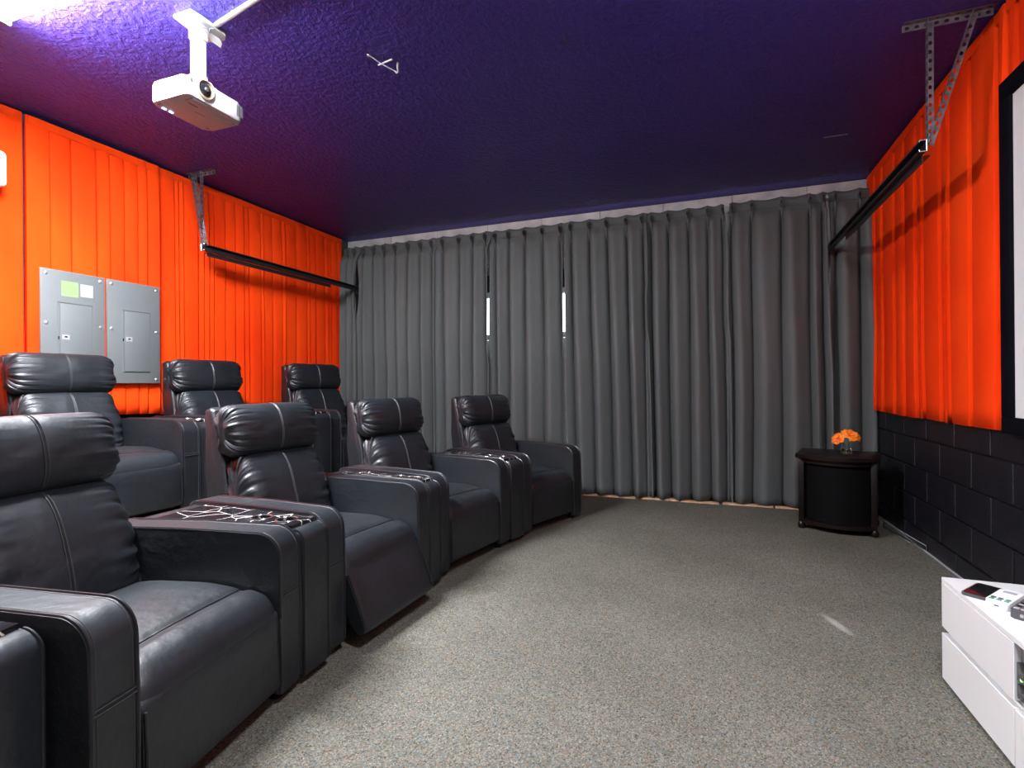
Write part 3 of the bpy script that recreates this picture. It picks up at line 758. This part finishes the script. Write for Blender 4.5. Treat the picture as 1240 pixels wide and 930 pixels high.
obj('slider_slot', box(NB(), .06, .066, -.105, -.055, -.009, -.007), M_DGREY, PJ)
obj('underside_text', box(NB(), .0, .006, -.02, .03, -.0012, .001), M_GREYP, PJ, 0)
for k in (0, 1):
    b_ = prism(NB(), rrect(-.112 + k * .0, -.104, -.105 + k * .035, -.085 + k * .035, .003), 'z', -.0015, .002); obj('status_light', b_, M_LED, PJ)
for (fx, fy) in ((-.09, .12), (-.09, -.13), (.07, .13)): obj('foot', lathe(NB(), [(.009, -.004), (.011, 0), (.011, .004)], 12, (fx, fy, 0)), M_GREYP, PJ)
MT = thing('ceiling_mount', 'white ceiling mount column holding the projector', 'mount', (-2.285, 1.855, 2.548))
zc = H - 2.548
def plate(bm, pts, z0, z1): return prism(bm, pts, 'z', z0, z1, .003, 2)
obj('ceiling_plate', plate(NB(), [(-.055, -.085), (.055, -.085), (.065, -.03), (.065, .10), (.03, .125), (-.03, .125), (-.065, .10), (-.065, -.03)], zc - .016, zc), M_PROJ, MT)
obj('plate_wing', prism(NB(), [(.03, zc - .012), (.105, zc - .012), (.12, zc - .03), (.115, zc - .055), (.06, zc - .055), (.03, zc - .04)], 'x', .01, .016, .002, 1), M_PROJ, MT)
cb = NB(); prism(cb, rrect(-.026, .026, -.026, .026, .008), 'z', .02, zc - .01, 0); col_ = obj('column', cb, M_PROJ, MT, 40)
obj('collar', prism(NB(), rrect(-.031, .031, -.031, .031, .008), 'z', zc - .085, zc - .012, .003, 2), M_PROJ, MT, 40)
obj('lower_collar', prism(NB(), rrect(-.030, .030, -.030, .030, .008), 'z', .008, .05, .003, 2), M_PROJ, MT, 40)
gb = NB(); box(gb, -.004, .004, -.0272, -.0255, .06, zc - .1); box(gb, .0255, .0272, -.004, .004, .06, zc - .1); obj('cable_groove', gb, M_GREYP, col_, 0)
arms = NB(); plate(arms, rrect(-.06, .05, -.05, .07, .015), .0, .010); obj('swivel_plate', arms, M_PROJ, MT, 40)
cbl = NB(); tube(cbl, [(.03, .0, zc - .03), (.045, .02, zc - .05), (.04, .03, zc - .018), (.06, .045, zc - .012)], .004, 6); obj('cable', cbl, M_DGREY, MT)
rw = NB(); A_ = Vector((-2.235, 1.895)); B_ = Vector((-1.55, 1.76)); d = (B_ - A_).normalized(); n_ = Vector((-d.y, d.x)) * .011
prism(rw, [tuple(A_ + n_), tuple(B_ + n_), tuple(B_ - n_), tuple(A_ - n_)], 'z', H - .014, H, .003, 2)
tag(obj('cable_raceway', rw, M_PROJ), 'thin white cable cover running along the ceiling from the projector mount', 'cable cover')
# small wire hook left hanging on the ceiling
hk = thing('ceiling_hook', 'small white wire hook and rod hanging from the dark ceiling', 'hook', (-1.62, 2.40, H))
hb = NB(); tube(hb, [(-.045, -.045, 0), (.0, .0, -.03), (.055, .045, -.055)], .0028, 6); obj('wire', hb, M_GREYP, hk)
hb = NB(); tube(hb, [(-.03, .02, -.02), (.075, -.01, -.03)], .0045, 6); obj('rod', hb, M_PROJ, hk)
hb = NB(); tube(hb, [(.055, .045, -.055), (.062, .055, -.062), (.073, .052, -.060), (.080, .035, -.045), (.085, .03, -.025)], .006, 6); obj('curl', hb, M_PROJ, hk)
hb = NB(); lathe(hb, [(.008, -.006), (.009, 0), (.009, .001)], 10, (-.045, -.045, 0)); obj('anchor', hb, M_PROJ, hk)

# ================================================================== CEILING LIGHTS
def fixture(label, x0, x1, y0, y1):
    cx, cy = (x0 + x1) / 2, (y0 + y1) / 2; hx, hy = (x1 - x0) / 2, (y1 - y0) / 2
    t = thing('ceiling_light', label, 'light', (cx, cy, H), 0, 'long wrap lights on the ceiling')
    obj('housing', box(NB(), -hx, hx, -hy * .8, hy * .8, -.022, 0, .003, 1), M_WHITEP, t)
    pr = [(-hy, -.022), (-hy, -.045)] + [(-hy + .02, -.064), (hy - .02, -.064)] + [(hy, -.045), (hy, -.022)]
    obj('diffuser', prism(NB(), pr, 'x', -hx + .004, hx - .004, 0), M_LAMP, t, 0)
    for s in (-1, 1): obj('end_cap', box(NB(), s * hx - .004, s * hx + .004, -hy - .002, hy + .002, -.066, -.004, .002, 1), M_WHITEP, t)
    return t
fixture('bright white wrap light on the ceiling in the top left picture corner', -3.03, -1.81, 1.24, 1.49)
fixture('short white wrap light on the ceiling above the viewer', .0, .6, .55, .69)

# ================================================================== END TABLE, VASE, FLOWERS
TB = thing('end_table', 'dark espresso bow-front end table in the right corner by the curtain', 'table', (.945, 4.60, 0), math.radians(-15))
hw, dd = .245, .20
def bow(hw, back, frontc, bulge, n=14):
    pts = [(-hw, back), (-hw, frontc)]
    pts += [(-hw + 2 * hw * k / n, frontc - bulge * math.sin(PI * k / n) ** .85) for k in range(1, n)]
    return pts + [(hw, frontc), (hw, back)]
obj('tabletop', prism(NB(), bow(hw + .02, dd + .01, -dd - .012, .105), 'z', .533, .562, .006, 3), M_ESPRESSO, TB, 40)
obj('apron', prism(NB(), bow(hw - .012, dd - .01, -dd + .012, .092), 'z', .495, .533), M_ESPRESSO, TB, 40)
obj('front_panel', prism(NB(), bow(hw - .03, -dd + .06, -dd + .04, .088), 'z', .075, .497), mat('black_table_panel', (.0012, .0012, .0016), .7, spec=.1), TB, 40)
for s in (-1, 1): obj('side_panel', box(NB(), s * (hw - .018) - .008, s * (hw - .018) + .008, -dd + .02, dd - .02, .06, .50, .002, 1), M_ESPRESSO, TB)
obj('back_panel', box(NB(), -hw + .02, hw - .02, dd - .02, dd - .008, .06, .50), M_ESPRESSO, TB)
obj('lower_shelf', prism(NB(), bow(hw - .005, dd - .01, -dd + .004, .098), 'z', .045, .075, .004, 2), M_ESPRESSO, TB, 40)
for sx in (-1, 1):
    for sy in (-1, 1):
        cx, cy = sx * (hw - .018), sy * (dd - .014)
        lg = box(NB(), cx - .019, cx + .019, cy - .019, cy + .019, .05, .535, .004, 2)
        lathe(lg, [(.020, 0), (.026, .012), (.027, .03), (.021, .045), (.018, .052)], 14, (cx, cy, 0))
        obj('leg', lg, M_ESPRESSO, TB, 40)
VX, VY, VZ = .985, 4.535, .562
vs = thing('flower_vase', 'small clear glass flask vase with pale water on the end table', 'vase', (VX, VY, VZ))
obj('glass', lathe(NB(), [(.002, .0015), (.034, .0015), (.039, .010), (.036, .030), (.024, .055), (.019, .072), (.023, .082), (.0215, .082), (.0172, .072), (.0222, .055), (.034, .030), (.0368, .011), (.032, .005), (.002, .005)], 28), M_GLASS, vs, 50)
obj('water', lathe(NB(), [(.002, .0055), (.031, .0055), (.0362, .012), (.0335, .030), (.030, .038), (.002, .038)], 28), M_WATER, vs, 50)
def flower(label, c, tilt, R, seed):
    rnd = random.Random(seed)
    t = thing('orange_flower', label, 'flower', (VX, VY, VZ + .01), 0, 'orange blooms in the vase')
    sb = NB(); tube(sb, [(rnd.uniform(-.008, .008), rnd.uniform(-.008, .008), .0), (c[0] * .15, c[1] * .15, .06), (c[0] * .7, c[1] * .7, c[2] - .03), c], .0028, 6)
    obj('stem', sb, M_STEM, t)
    ax = Vector(tilt).normalized(); q = ax.to_track_quat('Z', 'Y')
    for ring, (cnt, op, rr) in enumerate(((4, .25, .55), (6, .7, .85), (7, 1.15, 1.0))):
        for k in range(cnt):
            a = 2 * PI * k / cnt + ring * .5 + rnd.uniform(-.2, .2); NUq, NV = 6, 7; rows = []
            for i in range(NV):
                v = i / (NV - 1); row = []
                for j in range(NUq):
                    u = -1 + 2 * j / (NUq - 1)
                    ang = op * (v ** .8) + .1; r_ = R * rr * v; wdt = R * .62 * math.sin(PI * min(1, v * .62 + .10)) * u
                    ruff = .10 * R * math.sin(u * 5 + seed + k) * v * v
                    p = Vector((math.sin(ang) * r_, wdt, math.cos(ang) * r_ * .9 + ruff - .12 * R * u * u * v))
                    row.append(Vector(c) + q @ (Matrix.Rotation(a, 3, 'Z') @ p))
                rows.append(row)
            b_ = NB(); grid(b_, rows); o = obj('petal', b_, M_PETAL, t, 80)
            s_ = o.modifiers.new('Solidify', 'SOLIDIFY'); s_.thickness = .0012
    return t
flower('larger ruffled orange bloom on the right of the glass vase', (.022, -.012, .118), (.25, -.45, .75), .068, 3)
flower('smaller ruffled orange bloom on the left of the glass vase', (-.050, -.020, .100), (-.6, -.5, .55), .052, 8)

# clear plastic strip on the floor between table and wall
ps = thing('plastic_strip', 'clear plastic strip leaning at the block wall beside the end table', 'strip', (1.285, 4.40, 0), math.radians(98))
obj('sleeve', prism(NB(), [(-.30, 0), (.26, 0), (.28, .05), (-.30, .035)], 'y', -.004, .0, .001, 1), M_CLEARP, ps)
eb = NB(); tube(eb, [(-.30, -.005, .002), (.26, -.005, .002), (.28, -.005, .05), (-.30, -.005, .036)], .003, 5, closed=True); obj('rim', eb, M_GREYP, ps)

# ================================================================== WHITE MEDIA CABINET
CX0, CX1, CY0, CY1 = .805, 1.285, .30, 2.34
CB = thing('media_cabinet', 'long low white lacquered media cabinet below the projection screen', 'cabinet', (CX0, CY1, 0))
D_ = CX1 - CX0; LN = CY1 - CY0
obj('plinth', box(NB(), .03, D_ - .02, -LN + .03, -.03, 0, .02), M_BLACK, CB)
obj('lower_case', box(NB(), .018, D_, -LN, -.018, .018, .188, .002, 1), M_LACQ, CB)
obj('channel', box(NB(), .02, D_ - .004, -LN + .01, -.022, .188, .204), M_GREYP, CB, 0)
obj('end_panel', box(NB(), .018, D_, -.018, 0, .018, .183, .002, 1), M_LACQ, CB)
nD = 4; seg = .479
edges = [0, -.479, -1.02, -1.561, -LN]
for a, b in zip(edges, edges[1:]): obj('drawer', box(NB(), 0, .018, b + .002, a - .0 if a == 0 else a - .002, .018, .183, .0015, 1), M_LACQ, CB)
obj('top_panel', box(NB(), 0, D_, -LN, 0, .368, .385, .0015, 1), M_LACQ, CB)
obj('upper_floor', box(NB(), .018, D_, -LN, -.002, .200, .210), M_LACQ, CB)
obj('upper_end', box(NB(), .0, D_, -.018, 0, .206, .368, .0015, 1), M_LACQ, CB)
obj('back', box(NB(), D_ - .012, D_, -LN, -.018, .21, .368), M_LACQ, CB)
for yy in (-.479, -1.561): obj('divider', box(NB(), .018, D_ - .012, yy + (.0 if yy > -1 else -.018), yy + (.018 if yy > -1 else 0), .21, .368), M_LACQ, CB)
for a, b in ((-.018, -.479), (-1.561, -LN)): obj('drawer', box(NB(), -.001, .018, b, a, .206, .367, .0015, 1), M_LACQ, CB)
# equipment in the open bay
for nm, z0, z1, lab in (('media_player', .212, .258, 'lower black media box in the open bay of the white cabinet'), ('media_player', .262, .318, 'upper black media box stacked in the white cabinet bay')):
    t = thing(nm, lab, 'media player', (CX0 + .003, CY1 - .484, z0), 0, 'black media boxes')
    obj('case', box(NB(), 0, .26, -.40, 0, .004, z1 - z0, .003, 2), M_BLACKP, t)
    obj('display', box(NB(), -.001, .001, -.25, -.10, (z1 - z0) * .35, (z1 - z0) * .75), M_DGREY, t, 0)
    for k in range(2): obj('knob', along_x(NB(), [(.009, -.006), (.009, 0)], (-.001, -.04 - k * .04, (z1 - z0) * .55), 12), M_DGREY, t)
    obj('status_light', box(NB(), -.002, .001, -.030, -.022, .012, .018), M_GLED, t, 0)
    for fx in (.02, .24):
        for fy in (-.38, -.02): obj('foot', lathe(NB(), [(.008, 0), (.008, .005)], 10, (fx, fy, 0)), M_BLACKP, t)

# remotes and phones on top
TZ = .385
def slab(bm, w_, l_, h_, r=.008, bev=.002): return prism(bm, rrect(-w_ / 2, w_ / 2, -l_ / 2, l_ / 2, r), 'z', 0, h_, bev, 2)
ra = math.radians(-38)
def at_top(x, y, dz=0): return (x, y, TZ + dz)
t = thing('phone', 'flat black phone at the left end of the remotes on the cabinet', 'phone', at_top(.872, 2.205), ra)
obj('body', slab(NB(), .072, .150, .009, .010), M_DGREY, t, 40); obj('glass_face', slab(NB(), .064, .136, .0015, .006, .0005), M_BLACKP, t, 40, (0, 0, .0088))
t = thing('remote_control', 'thick white remote control with dark and green buttons on the cabinet', 'remote', at_top(.897, 2.122), ra, 'remotes on the cabinet')
obj('case', slab(NB(), .058, .155, .024, .012, .005), M_WHITEP, t, 40)
obj('front_slot', box(NB(), -.006, .006, -.0785, -.0765, .010, .014), M_DGREY, t, 0)
for i in range(3):
    for j in range(2):
        m_ = mat('green_button', (.05, .25, .12), .5) if (i + j) % 3 == 0 else (M_DGREY if j else mat('teal_button', (.08, .22, .25), .5))
        obj('button', slab(NB(), .013, .011, .003, .003, .001), m_, t, 40, (-.018 + .018 * i, -.055 + .018 * j, .0235))
obj('screen', slab(NB(), .034, .022, .001, .002, .0003), M_GREYP, t, 40, (0, .045, .0238))
t = thing('remote_control', 'dark grey remote control with pale keys beside the white remote', 'remote', at_top(.930, 2.052), ra, 'remotes on the cabinet')
obj('case', slab(NB(), .056, .165, .026, .010, .004), M_DGREY, t, 40)
obj('front_mark', box(NB(), -.004, .004, -.0835, -.0815, .009, .018), M_PAPER, t, 0)
for i in range(3):
    obj('button', slab(NB(), .014, .012, .003, .002, .001), M_PAPER, t, 40, (-.017 + .017 * i, -.062, .0255))
    for j in range(3): obj('button', slab(NB(), .011, .009, .003, .002, .001), M_GREYP if (i + j) % 2 else M_BLACKP, t, 40, (-.017 + .017 * i, -.035 + .017 * j, .0255))
obj('key', slab(NB(), .046, .012, .002, .003, .0008), mat('bright_green_key', (.10, .55, .05), .5), t, 40, (0, .045, .0258))
t = thing('phone', 'phone with white rim and dark face at the right picture edge', 'phone', at_top(.975, 1.962), ra)
obj('body', slab(NB(), .070, .140, .012, .010, .003), M_WHITEP, t, 40); obj('glass_face', slab(NB(), .058, .112, .0015, .004, .0004), M_BLACKP, t, 40, (0, 0, .0118))
